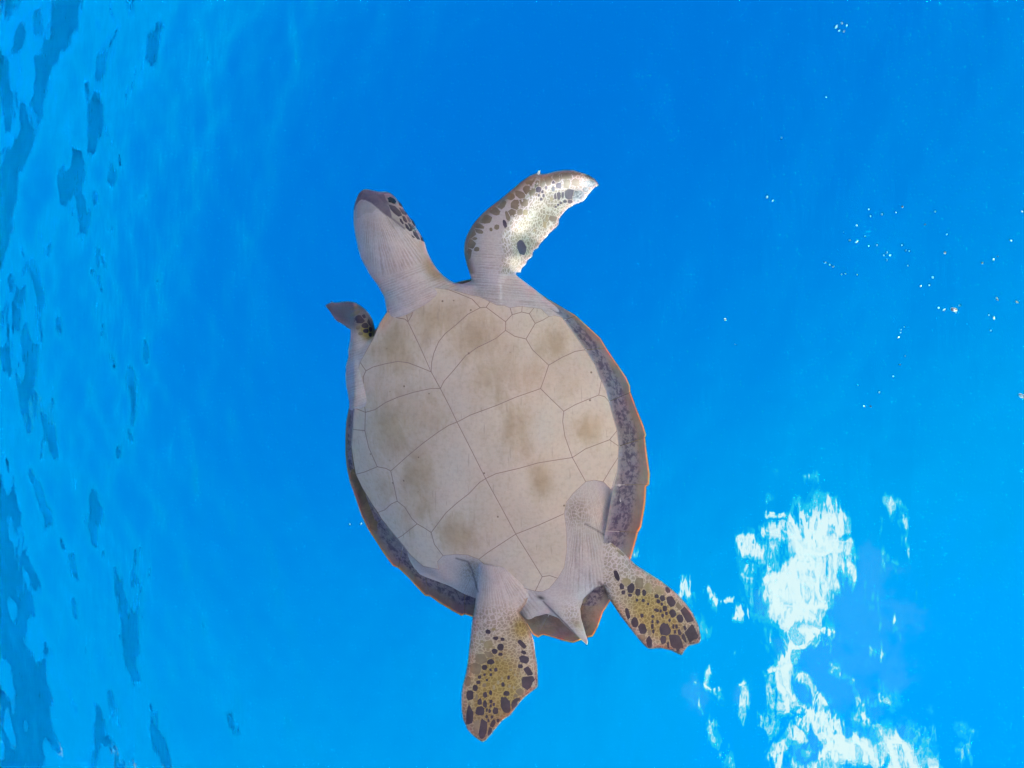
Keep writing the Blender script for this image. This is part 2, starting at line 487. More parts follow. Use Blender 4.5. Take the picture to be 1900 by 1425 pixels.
# rear flippers
def frl_z(x, y):
    k = along(x, y, (915, 1080), (900, 1370)); a = along(x, y, (870, 1250), (1000, 1250))
    return -50.0 - 40.0 * np.clip(k, 0, 1) ** 1.2 - 22.0 * (a - 0.35) * np.clip(k * 1.5, 0, 1)
solids.append(limb(FLIP_RL, 3.8, lambda x, y: lerp(44.0, 34.0, sstep(along(x, y, (915, 1080), (915, 1250)))), lambda x, y: lerp(27.0, 6.0, sstep(along(x, y, (915, 1080), (905, 1290)))), frl_z, 1.0))
def frr_z(x, y):
    k = along(x, y, (1085, 1010), (1265, 1200)); a = along(x, y, (1180, 1180), (1260, 1110))
    return -33.0 - 56.0 * np.clip(k, 0, 1) ** 1.1 - 20.0 * (a - 0.4) * np.clip(k * 1.3, 0, 1)
solids.append(limb(FLIP_RR, 3.8, lambda x, y: lerp(38.0, 32.0, sstep(along(x, y, (1085, 1010), (1180, 1100)))), lambda x, y: lerp(27.0, 6.0, sstep(along(x, y, (1085, 1010), (1210, 1140)))), frr_z, 1.0))
solids.append(limb(TAIL, 3.2, 24.0, lambda x, y: lerp(22.0, 7.0, sstep(along(x, y, (1030, 1090), (1085, 1190)))), lambda x, y: -62.0 - 12.0 * along(x, y, (1030, 1090), (1085, 1190)), 1.2))
# trunk of skin that carries the limbs: just under the plastron, hollowed at the groins
def core_front(x, y):
    z = z_plastron(x, y) - 5.0
    s, u = st(x, y)
    z -= 30.0 * np.exp(-(((x - 852) / 28.0) ** 2 + ((y - 1070) / 22.0) ** 2))       # left groin
    z -= 20.0 * np.exp(-(((x - 1124) / 24.0) ** 2 + ((y - 950) / 50.0) ** 2))       # right groin
    z -= 24.0 * sstep((y - 1080) / 60.0)
    z -= 10.0 * np.exp(-(((x - 975) / 34.0) ** 2 + ((y - 532) / 26.0) ** 2))
    return z
vo, tris, B = cdt(CORE, 6.0, 5.0)
d = dist_poly(B, vo[:, 0], vo[:, 1])
k = np.sqrt(np.clip(1 - (1 - np.clip(d / 26.0, 0, 1)) ** 2, 0, 1))
zc = core_front(vo[:, 0], vo[:, 1])
zback = z_rim(vo[:, 0], vo[:, 1]) - 20.0
low = np.minimum(zc - 30.0, -70.0)
solids.append(closed_slab(vo, tris, zc - 26.0 * (1 - k), np.minimum(low, zc - 40.0)))

allv, allf = [], []
for v, f in solids:
    o_ = sum(len(a) for a in allv)
    allv.append(v); allf += [tuple(i + o_ for i in t) for t in f]
body = link_mesh('body', np.vstack(allv), allf, None, turtle)
rm = body.modifiers.new('r', 'REMESH'); rm.mode = 'VOXEL'; rm.voxel_size = 0.0026; rm.use_smooth_shade = True
sm = body.modifiers.new('s', 'SMOOTH'); sm.factor = 0.5; sm.iterations = 4
bpy.context.view_layer.update()
dg = bpy.context.evaluated_depsgraph_get()
me2 = bpy.data.meshes.new_from_object(body.evaluated_get(dg), depsgraph=dg)
body.modifiers.clear()
body.data = me2; me2.name = 'body'
me2.polygons.foreach_set('use_smooth', [True] * len(me2.polygons))

# ---- skin pigment, painted edge shade and fold directions, stored per vertex
n = len(me2.vertices)
co = np.empty(n * 3); me2.vertices.foreach_get('co', co); co = co.reshape(-1, 3)
no = np.empty(n * 3); me2.vertices.foreach_get('normal', no); no = no.reshape(-1, 3)
bx_, by_, bz_ = unlift(co)
SKIN = np.array([0.51, 0.435, 0.455]); DORSAL = np.array([0.10, 0.085, 0.06]); YEL = np.array([0.33, 0.235, 0.07]); BROWN = np.array([0.17, 0.125, 0.105])
colr = np.tile(SKIN, (n, 1))
def blend(mask, c):
    global colr
    mm = np.clip(mask, 0, 1)[:, None]
    colr = colr * (1 - mm) + np.array(c) * mm
def blob(x, y, rx, ry, rot=0.0):
    c_, s_ = math.cos(math.radians(rot)), math.sin(math.radians(rot))
    dx, dy = bx_ - x, by_ - y
    return np.exp(-(((dx * c_ + dy * s_) / rx) ** 2 + ((-dx * s_ + dy * c_) / ry) ** 2))
# yellow of the hind flippers
in_rl = inside(FLIP_RL, bx_, by_) & (by_ > 1110)
in_rr = inside(FLIP_RR, bx_, by_) & (bx_ > 1120)
blend(in_rl * np.clip(1.2 * blob(925, 1270, 56, 78) + 1.0 * blob(968, 1165, 18, 22) + .6 * blob(900, 1330, 40, 40), 0, 0.92), YEL)
blend(in_rr * np.clip(1.15 * blob(1210, 1135, 64, 42, 40) + .5 * blob(1245, 1175, 40, 30, 40), 0, 0.9), YEL)
blend(in_rl * 0.55 * sstep((by_ - 1285) / 60.0), (0.22, 0.15, 0.12))
blend(in_rr * 0.6 * sstep((along(bx_, by_, (1150, 1080), (1270, 1200)) - 0.7) / 0.35), (0.22, 0.15, 0.16))
d_rl = dist_poly(FLIP_RL, bx_, by_); d_rr = dist_poly(FLIP_RR, bx_, by_)
blend(in_rl * (bx_ > 940) * 0.8 * sstep(1 - d_rl / 9.0), (0.26, 0.12, 0.06))
blend(in_rr * (by_ - 1090 > (bx_ - 1121) * 0.9) * 0.8 * sstep(1 - d_rr / 9.0), (0.26, 0.12, 0.07))
# front flipper leading edge
in_fr = inside(FLIP_FR, bx_, by_) & (by_ < 508)
d_fr = dist_poly(FLIP_FR[:26], bx_, by_, closed=False)
blend(in_fr * 0.8 * sstep(1 - (d_fr - 3) / 13.0), BROWN)
blend(in_fr * 0.75 * np.clip(blob(955, 488, 20, 22) + 0.4 * blob(975, 465, 16, 22), 0, 1), (0.25, 0.20, 0.14))
blend(in_fr * 0.85 * sstep((side_of(bx_, by_, TERM_A) - 6) / 10) * np.clip(1.5 * blob(1000, 425, 75, 46, -45), 0, 1), (0.42, 0.40, 0.335))
# far front flipper
in_fl = inside(FLIP_FL, bx_, by_) & (by_ < 640)
blend(in_fl * sstep((by_ * -1 + 622 + (bx_ - 655) * 0.55) / 24.0) * 0.85, (0.17, 0.13, 0.15))
blend(in_fl * 0.9 * np.clip(blob(683, 622, 12, 10) + blob(676, 612, 12, 10), 0, 1), (0.30, 0.23, 0.07))
# head: dark upper jaw, olive temple and neck side
MOUTH = np.array(crop(640, 330, 6.477, [(112,380),(125,330),(160,278),(195,252),(250,262),(320,297),(400,362),(480,432),(560,485),(640,548),(710,608)]))
JAW = list(map(tuple, MOUTH)) + crop(640, 330, 6.477, [(760,620),(830,640),(930,740),(890,640),(640,250),(540,120),(240,80),(60,300)])
in_jaw = inside(JAW, bx_, by_)
snout = sstep(1.0 - (along(bx_, by_, (712, 372), (735, 398)) - 0.1) / 0.9)
blend(in_jaw * 0.9 * snout, (0.085, 0.055, 0.10))
blend(in_jaw * 0.75 * (1 - snout), (0.27, 0.225, 0.24))
blend(inside(HEAD, bx_, by_) * np.clip(0.8 * blob(797, 492, 14, 22, -30) + .5 * blob(782, 452, 8, 14) + .6 * blob(812, 512, 18, 10, 30), 0, .8), (0.26, 0.21, 0.13))
blend(0.5 * blob(733, 414, 12, 7, 40), (0.22, 0.18, 0.18))
blend(0.45 * (1 - in_jaw) * blob(690, 420, 18, 24, -10), (0.46, 0.36, 0.34))
d_mouth = dist_poly(MOUTH, bx_, by_, closed=False)
blend(0.85 * sstep(1 - d_mouth / 2.6) * (no[:, 2] > -0.2), (0.10, 0.07, 0.11))
# cloaca, tail top
blend(blob(1003, 1109, 7, 3.5, 20), (0.05, 0.04, 0.05))
blend(0.75 * blob(1070, 1158, 14, 8, 40), (0.27, 0.21, 0.14))
# groin reticulation tint
blend(0.6 * blob(1072, 950, 16, 22, -20), (0.33, 0.24, 0.22))
blend(0.5 * blob(872, 1056, 12, 18, -20), (0.30, 0.25, 0.24))
blend(0.6 * np.clip(1.3 * blob(1088, 960, 40, 80), 0, 1) * (no[:, 2] > 0), (0.52, 0.445, 0.42))
# crease darkening round the hind limbs and the tail, painted into the skin colour
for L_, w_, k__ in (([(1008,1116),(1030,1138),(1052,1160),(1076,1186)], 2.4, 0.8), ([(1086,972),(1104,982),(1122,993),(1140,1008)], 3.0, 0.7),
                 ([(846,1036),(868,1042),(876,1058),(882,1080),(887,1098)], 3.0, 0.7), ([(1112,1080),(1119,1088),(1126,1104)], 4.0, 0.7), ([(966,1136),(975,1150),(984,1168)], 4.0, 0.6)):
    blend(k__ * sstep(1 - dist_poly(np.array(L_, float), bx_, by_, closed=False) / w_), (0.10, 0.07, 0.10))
blend(0.8 * sstep(1 - dist_poly(np.array([(979,1152),(998,1148),(1019,1145),(1035,1154),(1052,1168),(1068,1183)], float), bx_, by_, closed=False) / 3.2), (0.07, 0.05, 0.10))  # shadow of the skin flap's thickness, painted along its edge
blend(0.8 * sstep(1 - dist_poly(np.array([(1118,1087),(1104,1092),(1090,1105),(1083,1113),(1079,1142)], float), bx_, by_, closed=False) / 3.2), (0.07, 0.05, 0.10))  # same painted shadow on the flap's right-hand edge
# dark upper side everywhere
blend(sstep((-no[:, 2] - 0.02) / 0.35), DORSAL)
ca = me2.color_attributes.new('pigment_shade', 'FLOAT_COLOR', 'POINT')
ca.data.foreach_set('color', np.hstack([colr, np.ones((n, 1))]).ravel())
# folds: u runs along the fold, v across it (metres)
def flow(px0, py0, ang):
    c_, s_ = math.cos(math.radians(ang)), math.sin(math.radians(ang))
    dx, dy = bx_ - px0, by_ - py0
    return dx * c_ + dy * s_, -dx * s_ + dy * c_
fu, fv = flow(0, 0, 8.0)
amp = np.full(n, 0.15)
def set_flow(mask, u, v, a):
    global fu, fv, amp
    fu = np.where(mask, u, fu); fv = np.where(mask, v, fv); amp = np.where(mask, a, amp)
def band(x, lo, hi, soft=14.0):
    return sstep((x - lo) / soft) * sstep((hi - x) / soft)
hd = inside(HEAD, bx_, by_)
k_ = along(bx_, by_, (755, 560), (690, 385))
# throat pleats fan out from the chin, neck folds run across
ax_, ay_ = 686.0, 352.0
r_ = np.hypot(bx_ - ax_, by_ - ay_); th = np.arctan2(by_ - ay_, bx_ - ax_)
fan = hd & (k_ > 0.30)
set_flow(hd & (k_ <= 0.30), *flow(0, 0, -22.0), 0.85 * sstep((0.34 - k_) / 0.10))
set_flow(fan, r_, th * 120.0, 0.95 * sstep((k_ - 0.26) / 0.10) * sstep((r_ - 48) / 16.0) * sstep((dist_poly(HEAD, bx_, by_) - 6) / 14.0))
set_flow(hd & in_jaw, *flow(0, 0, 40.0), 0.0)
dT = side_of(bx_, by_, TERM_A)
sh = (by_ < 600) & (bx_ > 855) & (~in_fr | (dT < 0)) & (by_ > 430)
set_flow(sh, *flow(0, 0, 4.0 ), 0.75 * band(by_, 430, 600, 40) * np.where(in_fr, sstep(-dT / 10.0) * sstep((d_fr - 10) / 10), 1.0))
set_flow(inside(FLIP_FL, bx_, by_) & (by_ > 615), *flow(0, 0, -20.0), 0.6 * sstep((by_ - 615) / 12))
rgd = np.hypot(bx_ - 905, by_ - 1015); rth = np.arctan2(by_ - 1015, bx_ - 905)
lg = (by_ > 1020) & (by_ < 1190) & (bx_ < 1015)
set_flow(lg, rgd, rth * 95.0, 0.8 * band(by_, 1020, 1190, 40) * band(bx_, 840, 1015, 30))
rg = (bx_ > 1040) & (by_ > 900) & (by_ < 1120)
rgd = np.hypot(bx_ - 1080, by_ - 860); rth = np.arctan2(by_ - 860, bx_ - 1080)
set_flow(rg, rgd, rth * 150.0, 0.9 * band(bx_, 1040, 1130, 20) * band(by_, 900, 1120, 30))
fa = me2.attributes.new('fold', 'FLOAT_VECTOR', 'POINT')
fa.data.foreach_set('vector', np.stack([fu * 0.001, fv * 0.001, amp], -1).ravel())
ret = 0.15 + 0.75 * in_fr * sstep((dT + 14) / 14.0) + 0.55 * in_rl * sstep((by_ - 1110) / 40) + 0.55 * in_rr + 0.5 * blob(1072, 950, 20, 24) + 0.5 * blob(872, 1060, 16, 20) + 0.5 * blob(1062, 1140, 18, 22)
ra = me2.attributes.new('retic', 'FLOAT', 'POINT'); ra.data.foreach_set('value', np.clip(ret, 0, 1))

# ---- materials of the animal
m_skin, t, out = material('turtle_skin')
pg = t.new('ShaderNodeAttribute', attribute_name='pigment_shade')
fd = t.new('ShaderNodeAttribute', attribute_name='fold')
sp = t.new('ShaderNodeSeparateXYZ', i_Vector=fd.outputs['Vector'])
fvec = t.new('ShaderNodeCombineXYZ', i_X=t.math('MULTIPLY', sp.outputs[0], 0.07), i_Y=sp.outputs[1]).outputs[0]
oc = t.new('ShaderNodeTexCoord').outputs['Object']
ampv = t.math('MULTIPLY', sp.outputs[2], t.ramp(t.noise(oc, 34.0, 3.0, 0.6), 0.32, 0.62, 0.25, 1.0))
wob = t.vmath('ADD', fvec, t.vmath('SCALE', t.noise(oc, 60.0, 2.0, 0.5, col=True)))
wob.node.inputs[1].links[0].from_node.inputs['Scale'].default_value = 0.0036
ph = t.math('ADD', t.math('MULTIPLY', t.new('ShaderNodeSeparateXYZ', i_Vector=wob).outputs[1], 2 * math.pi / 0.0048), t.math('MULTIPLY', t.noise(wob, 70.0, 4.0, 0.6), 15.0))
fold = t.math('ADD', t.math('MULTIPLY', t.math('SINE', ph), 0.16), t.noise(wob, 160.0, 2.0, 0.5))
vor = t.new('ShaderNodeTexVoronoi', feature='DISTANCE_TO_EDGE', i_Vector=t.vmath('ADD', oc, t.vmath('SCALE', t.noise(oc, 110.0, 1.0, 0.5, col=True))), i_Scale=125.0)
vor.inputs['Vector'].links[0].from_node.inputs[1].links[0].from_node.inputs['Scale'].default_value = 0.005
cell = t.ramp(vor.outputs[0], 0.0, 0.12)
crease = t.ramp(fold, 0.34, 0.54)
rt = t.new('ShaderNodeAttribute', attribute_name='retic')
hgt = t.math('ADD', t.math('MULTIPLY', t.math('MULTIPLY', crease, ampv), 0.0009), t.math('MULTIPLY', t.math('MULTIPLY', cell, rt.outputs['Fac']), 0.0008))
hgt = t.math('ADD', hgt, t.math('MULTIPLY', t.noise(oc, 900.0, 2.0), 0.00018))
bmp = t.new('ShaderNodeBump', i_Height=hgt); bmp.inputs['Strength'].default_value = 0.8; bmp.inputs['Distance'].default_value = 1.0
dirt = t.noise(oc, 22.0, 5.0, 0.6)
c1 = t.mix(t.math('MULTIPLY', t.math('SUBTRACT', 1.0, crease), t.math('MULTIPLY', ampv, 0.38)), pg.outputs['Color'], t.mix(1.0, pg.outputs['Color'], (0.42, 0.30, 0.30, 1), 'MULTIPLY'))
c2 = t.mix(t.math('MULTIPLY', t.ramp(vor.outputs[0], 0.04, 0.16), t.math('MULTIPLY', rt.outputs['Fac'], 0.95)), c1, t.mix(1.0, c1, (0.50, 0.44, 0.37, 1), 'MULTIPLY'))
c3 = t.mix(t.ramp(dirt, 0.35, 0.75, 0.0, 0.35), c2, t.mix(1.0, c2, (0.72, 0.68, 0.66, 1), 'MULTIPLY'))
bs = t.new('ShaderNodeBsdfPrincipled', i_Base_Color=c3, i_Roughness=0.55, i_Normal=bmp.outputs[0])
bs.inputs['Specular IOR Level'].default_value = 0.25
bs.inputs['Subsurface Weight'].default_value = 0.15
bs.inputs['Subsurface Radius'].default_value = (1.0, 0.45, 0.25)
bs.inputs['Subsurface Scale'].default_value = 0.006
t.t.links.new(bs.outputs[0], out.inputs[0])
me2.materials.clear(); me2.materials.append(m_skin)

def plate_material(name, ca_, cb, rough=0.4, scale=60.0):
    m, t, out = material(name)
    oc = t.new('ShaderNodeTexCoord').outputs['Object']
    n1 = t.noise(oc, scale, 5.0, 0.6)
    c = t.mix(t.ramp(n1, 0.3, 0.7), ca_ + (1,), cb + (1,))
    b = t.new('ShaderNodeBump', i_Height=t.noise(oc, scale * 6, 3.0)); b.inputs['Strength'].default_value = 0.25; b.inputs['Distance'].default_value = 0.001
    bs = t.new('ShaderNodeBsdfPrincipled', i_Base_Color=c, i_Roughness=rough, i_Normal=b.outputs[0])
    bs.inputs['Specular IOR Level'].default_value = 0.3
    t.t.links.new(bs.outputs[0], out.inputs[0])
    return m
m_dark = plate_material('dark_scale', (0.030, 0.018, 0.045), (0.055, 0.035, 0.065))
m_brown = plate_material('brown_scale', (0.16, 0.115, 0.085), (0.22, 0.165, 0.125))
m_olive = plate_material('olive_scale', (0.23, 0.18, 0.10), (0.31, 0.25, 0.17))
m_grey = plate_material('mottled_scale', (0.06, 0.07, 0.11), (0.40, 0.42, 0.44), 0.4, 220.0)
m_eye = plate_material('eye', (0.008, 0.006, 0.010), (0.012, 0.008, 0.014), 0.12)
m_jaw = plate_material('horny_beak', (0.10, 0.07, 0.12), (0.16, 0.12, 0.16), 0.45, 40.0)
m_lid = plate_material('eyelid_skin', (0.22, 0.17, 0.20), (0.30, 0.24, 0.25), 0.5, 120.0)
# ---- plates that lie on the skin
bvh = BVHTree.FromPolygons([Vector(v) for v in co], [tuple(p.vertices) for p in me2.polygons])
EYE_L = Vector((0, 0, DIST))        # the lens in the turtle's own axes
def skin_z(x, y):
    tgt = Vector(lift(x, y, 0.0)); dr = (tgt - EYE_L).normalized()
    hit = bvh.ray_cast(EYE_L, dr)
    return None if hit[0] is None else hit[0].z / PX
def plate_on_skin(name, poly, h, mat, parent, step=4.0, dome=1.0):
    """thin domed plate following the skin below a photo outline"""
    vo, tris, B = cdt(poly, step, step)
    z = np.array([np.nan if (q_ := skin_z(a, b)) is None else q_ for a, b in vo])
    if np.isnan(z).all():
        return None
    bad = np.isnan(z)
    for i in np.where(bad)[0]:
        j = np.argmin(np.where(bad, 1e9, np.hypot(*(vo - vo[i]).T))); z[i] = z[j]
    med = np.median(z); z = np.clip(z, med - 26, med + 26)
    d = dist_poly(B, vo[:, 0], vo[:, 1]); mx = max(d.max(), 1e-3)
    top = z + h * (0.35 + 0.65 * dome * np.sqrt(np.clip(1 - (1 - d / mx) ** 2, 0, 1)))
    v, f, _ = closed_slab(vo, tris, top, z - 2.0, True)
    return link_mesh(name, v, f, mat, parent)
prs = random.Random(5)
def spot(cx_, cy_, w, h, rot=0.0, n=9):
    c_, s_ = math.cos(math.radians(rot)), math.sin(math.radians(rot))
    p = []
    for i in range(n):
        a = 2 * math.pi * i / n + prs.uniform(-0.22, 0.22)
        k = prs.uniform(0.86, 1.10)
        # a little squarish, like real scales
        ex = math.copysign(abs(math.cos(a)) ** 0.8, math.cos(a)) * w / 2 * k; ey = math.copysign(abs(math.sin(a)) ** 0.8, math.sin(a)) * h / 2 * k
        p.append((cx_ + ex * c_ - ey * s_, cy_ + ex * s_ + ey * c_))
    return p
MATS = {'d': m_dark, 'b': m_brown, 'o': m_olive, 'g': m_grey}
def clip_half(P, px_, py_, nx_, ny_):
    """keep the part of polygon P where (p - q) . n <= 0"""
    out_ = []
    for i in range(len(P)):
        a, b = P[i - 1], P[i]
        da = (a[0] - px_) * nx_ + (a[1] - py_) * ny_; db = (b[0] - px_) * nx_ + (b[1] - py_) * ny_
        if (da <= 0) != (db <= 0):
            k_ = da / (da - db); out_.append((a[0] + (b[0] - a[0]) * k_, a[1] + (b[1] - a[1]) * k_))
        if db <= 0:
            out_.append(b)
    return out_
def scales(ox, oy, s, rows, grow=1.4, name='flipper_scale', outline=None):
    """close-fitting scales: each grows until it meets its neighbours, leaving a narrow pale joint"""
    R_ = [(r[0], r[1], r[2], r[3], r[4] if len(r) > 4 else 0, r[5] if len(r) > 5 else 'd') for r in rows]
    def rad_to(r, ux, uy):
        a = math.radians(r[4]); c_, s_ = math.cos(a), math.sin(a)
        lx, ly = ux * c_ + uy * s_, -ux * s_ + uy * c_
        return 1.0 / math.hypot(lx / (r[2] / 2), ly / (r[3] / 2))
    for i, r in enumerate(R_):
        P = spot(r[0], r[1], r[2] * grow, r[3] * grow, r[4], 12)
        for j, q_ in enumerate(R_):
            dx, dy = q_[0] - r[0], q_[1] - r[1]; D = math.hypot(dx, dy)
            if j == i or D < 2 or D > (max(r[2:4]) + max(q_[2:4])) * grow:
                continue
            ux, uy = dx / D, dy / D
            ri, rj = rad_to(r, ux, uy), rad_to(q_, ux, uy)
            cut = D * ri / (ri + rj) - 0.55 * s
            if len(P) > 2:
                P = clip_half(P, r[0] + ux * cut, r[1] + uy * cut, ux, uy)
        if len(P) < 3:
            continue
        C_ = crop(ox, oy, s, P)
        if outline is not None:      # stay inside the flipper's edge
            mid = np.array(crop(ox, oy, s, [(r[0], r[1])])[0]); C2 = []
            for p in C_:
                p = np.array(p)
                for _ in range(24):
                    if inside(outline, p[:1], p[1:])[0] and dist_poly(outline, p[:1], p[1:])[0] > 1.3:
                        break
                    p = mid + (p - mid) * 0.9
                C2.append(tuple(p))
            C_ = C2
        plate_on_skin(name, C_, 0.6, MATS[r[5]], body, max(2.0, min(r[2], r[3]) / s / 2.6))
scales(800, 1010, 3.653, [
    (385,592,30,26),(425,575,22,18,0,'o'),(437,637,30,22),(484,643,24,20),(388,680,48,52,20,'o'),(430,725,34,30),(470,697,36,40),(470,745,26,18),
    (338,775,74,62,0,'b'),(392,748,58,32,10,'b'),(403,797,42,32),(303,840,66,70,0,'b'),(362,835,32,30),(438,850,20,24),(402,850,15,15),(362,884,16,16),
    (404,884,16,18),(328,900,22,22),(320,935,26,24),(300,972,30,36),(360,955,22,24,0,'b'),(378,920,15,15),(250,930,34,60,10,'b'),(262,1025,44,60),
    (308,1040,16,44,0,'b'),(329,1068,28,38),(365,1020,26,34),(403,1005,18,30),(364,1082,24,44),(405,1065,20,22),(332,1130,54,54),(378,1125,12,22),
    (396,1130,16,24),(436,1128,32,42),(404,1095,14,20),(425,1085,14,20),(262,1168,40,150,6),(308,1240,32,120,4,'b'),(352,1248,48,128,4),(398,1268,22,60,8),
    (418,1215,28,50,20),(376,1168,16,22),(412,1170,18,20),(453,1195,18,24),(388,1195,13,20),(487,950,20,28,-20),(455,937,18,24,0,'o'),(424,970,16,30,0,'o'),
    (480,908,12,20,0,'o'),(525,902,16,24),(530,960,18,20,0,'o'),(510,1012,36,30,10),(505,1090,56,100,-16),(573,1080,46,75,28),(572,1027,26,20,0,'b'),
    (602,1000,46,38,40,'b'),(560,970,12,20,0,'o'),(568,885,15,15,0,'o'),(600,875,13,15,0,'o'),(605,826,28,24),(659,862,38,60,-35),(630,780,58,46,30),
    (628,733,32,22,30),(615,675,66,28,48),(668,940,100,80,22),(345,660,20,16,0,'o'),(450,780,14,14,0,'o'),(500,770,16,12,0,'o'),(540,850,14,14,0,'o')], 1.2, outline=FLIP_RL)
scales(920, 820, 3.475, [
    (780,862,26,62,-16),(842,905,52,50,0,'o'),(813,930,28,36),(870,940,44,60),(925,912,50,64,0,'b'),(985,940,40,60,-10,'o'),(1055,955,60,46,30,'o'),
    (822,970,22,24),(865,988,22,20),(915,968,28,44),(957,970,24,38),(910,1020,15,17),(950,1022,19,19),(982,1045,12,15),(1037,995,24,24),(1075,1008,30,36),
    (1130,1030,46,62,-25),(1048,1028,24,24),(1090,1075,26,32),(1070,1045,16,18),(1140,1105,36,46,-25),(1188,1138,38,46,-25),(1038,1085,32,18,20),
    (1062,1090,16,18),(1075,1120,16,22),(1100,1105,16,22),(1012,1125,16,18),(942,1120,20,24),(1043,1160,16,22),(1010,1160,14,20),(1010,1190,16,36),
    (1090,1210,62,74,-20),(1145,1190,14,26),(1120,1150,14,20),(1165,1190,16,26),(1155,1225,14,26),(1185,1230,20,38,-15),(1212,1262,22,62,-15),(1222,1205,16,40,-20),
    (1262,1240,66,150,-28),(1232,1115,44,120,-34),(1160,1305,82,136,-22),(1080,1275,34,50),(1112,1310,16,42,-10),(850,1108,22,64,-14),(897,1165,38,58,-18),
    (945,1205,42,66,-18),(992,1230,18,32,0,'b'),(988,1290,34,70,-8),(945,1262,38,40,-20,'b'),(1016,1220,14,26),(1108,955,24,36,-40),(1180,1060,26,50,-38,'b'),
    (760,668,34,16,40,'b'),(805,712,54,20,40,'b'),(908,795,54,20,36,'b')], 1.2, outline=FLIP_RR)
scales(840, 300, 6.1966, [
    (192,945,104,86,0,'b'),(172,1055,64,100,0,'b'),(205,835,84,70,-30,'b'),(300,742,86,40,20,'b'),(297,798,76,34,20,'b'),(378,655,104,76,10,'b'),(472,560,112,64,20,'b'),
    (275,1005,46,34,0,'b'),(245,885,56,24,0,'b'),(557,482,80,84,30,'b'),(648,392,100,58,20,'b'),(730,498,84,92,0,'b'),(790,385,116,58,24,'b'),(812,465,78,66,20,'b'),
    (880,330,112,88,0,'b'),(920,220,120,120,0,'b'),(690,592,70,78,-20,'b'),(770,580,54,54,0,'b'),(832,585,40,46,0,'o'),(632,622,36,84,-14,'b'),(600,715,30,68,-14),(505,752,40,40,0,'b'),
    (440,780,24,30,0,'b'),(1030,235,46,92,0,'b'),(1102,205,84,92,0,'b'),(1200,180,70,84,0,'b'),(1310,150,120,74,-10,'b'),(1392,122,76,48,0,'b'),(985,320,50,46),
    (1218,275,46,46),(1155,236,30,26),(1075,300,20,30),(1155,312,26,38),(1030,346,22,26),(1045,392,20,26),(1018,430,22,24),(990,388,18,22),(1312,250,50,72,10,'b'),
    (1410,240,60,60,20,'b'),(1570,255,112,46,4,'g'),(1530,322,50,38,0,'g'),(1342,375,76,84,10),(1455,405,126,104,10,'g'),(1266,382,24,52,6),(1218,392,36,62,6),
    (1182,398,22,52,6),(1350,457,40,30),(1290,458,30,22),(1243,476,22,18),(1212,495,20,18),(1185,520,18,14),(1150,655,66,40,10,'b'),(1060,720,28,64,0,'o'),(1085,655,26,60,0,'o'),
    (792,990,68,112,-14),(942,790,20,24,0,'o'),(1135,430,24,36,0,'o'),(960,375,20,26,0,'b'),(1240,180,26,40,0,'b')], 1.5, outline=FLIP_FR)
scales(600, 540, 10.175, [
    (690,535,170,120,0,'d'),(790,650,100,80),(805,750,82,60),(885,720,44,84),(600,425,160,62,-30,'b'),(655,690,64,56,0,'b'),(700,800,62,50,0,'b'),(885,825,44,60),(580,320,130,50,-20,'b'),
    (860,600,40,120,-20,'d'),(760,480,60,60,-30,'d')])
head_rows = [
    [(535,330),(600,345),(660,400),(678,445),(640,458),(590,420),(555,380)],[(652,362),(700,375),(745,432),(730,447),(690,428)],[(690,460),(720,468),(747,520),(735,537),(705,512)],
    [(745,460),(765,468),(792,520),(776,532),(755,505)],[(795,490),(815,510),(852,582),(830,572),(805,532)],[(658,488),(680,500),(706,546),(690,552),(665,522)],
    [(723,553),(750,568),(792,637),(770,634),(735,597)],[(758,543),(820,573),(852,612),(820,614),(775,582)],[(785,590),(815,607),(805,638),(784,626)],
    [(818,643),(860,660),(902,738),(870,733),(830,687)],[(835,623),(880,650),(888,672),(850,657)],[(793,678),(842,717),(818,718)],[(903,688),(925,710),(948,763),(920,758)],
    [(640,285),(672,310),(690,350),(655,330)],[(698,360),(720,385),(745,420),(742,400),(712,350)]]
for p in head_rows:
    pc = np.mean(p, axis=0); p = [tuple(pc + (np.array(q_) - pc) * 1.15) for q_ in p]
    plate_on_skin('head_scale', crop(640, 330, 6.477, p), 1.1, m_dark, body, 2.4)
# horny upper beak, eyelids and eye
beak_poly = [tuple(p) for p in MOUTH[:9]] + crop(640, 330, 6.477, [(560,445),(530,350),(470,300),(400,220),(330,170),(240,148),(190,172),(150,230),(125,290),(116,340)])
plate_on_skin('beak', beak_poly, 1.6, m_jaw, body, 4.0)
plate_on_skin('lower_beak', crop(640, 330, 6.477, [(122,420),(135,350),(160,305),(195,275),(250,285),(320,320),(385,367),(345,405),(325,425),(260,418),(215,440),(170,480),(128,490)]), 1.3,
              plate_material('lower_beak', (0.34, 0.29, 0.29), (0.42, 0.36, 0.35), 0.45, 40.0), body, 3.5)
plate_on_skin('eyelid', crop(640, 330, 6.477, [(470,195),(520,185),(575,205),(620,250),(640,300),(610,322),(540,315),(495,265)]), 2.2, m_lid, body, 3.0)
plate_on_skin('eye', crop(640, 330, 6.477, [(504,236),(545,222),(590,240),(618,278),(612,316),(570,308),(524,290)]), 3.6, m_eye, body, 2.0)
plate_on_skin('flipper_claw', crop(840, 300, 6.1966, [(968,140),(985,104),(1008,100),(1000,140),(988,152)]), 1.6, plate_material('claw', (0.7, 0.7, 0.66), (0.8, 0.8, 0.76)), body, 2.0)

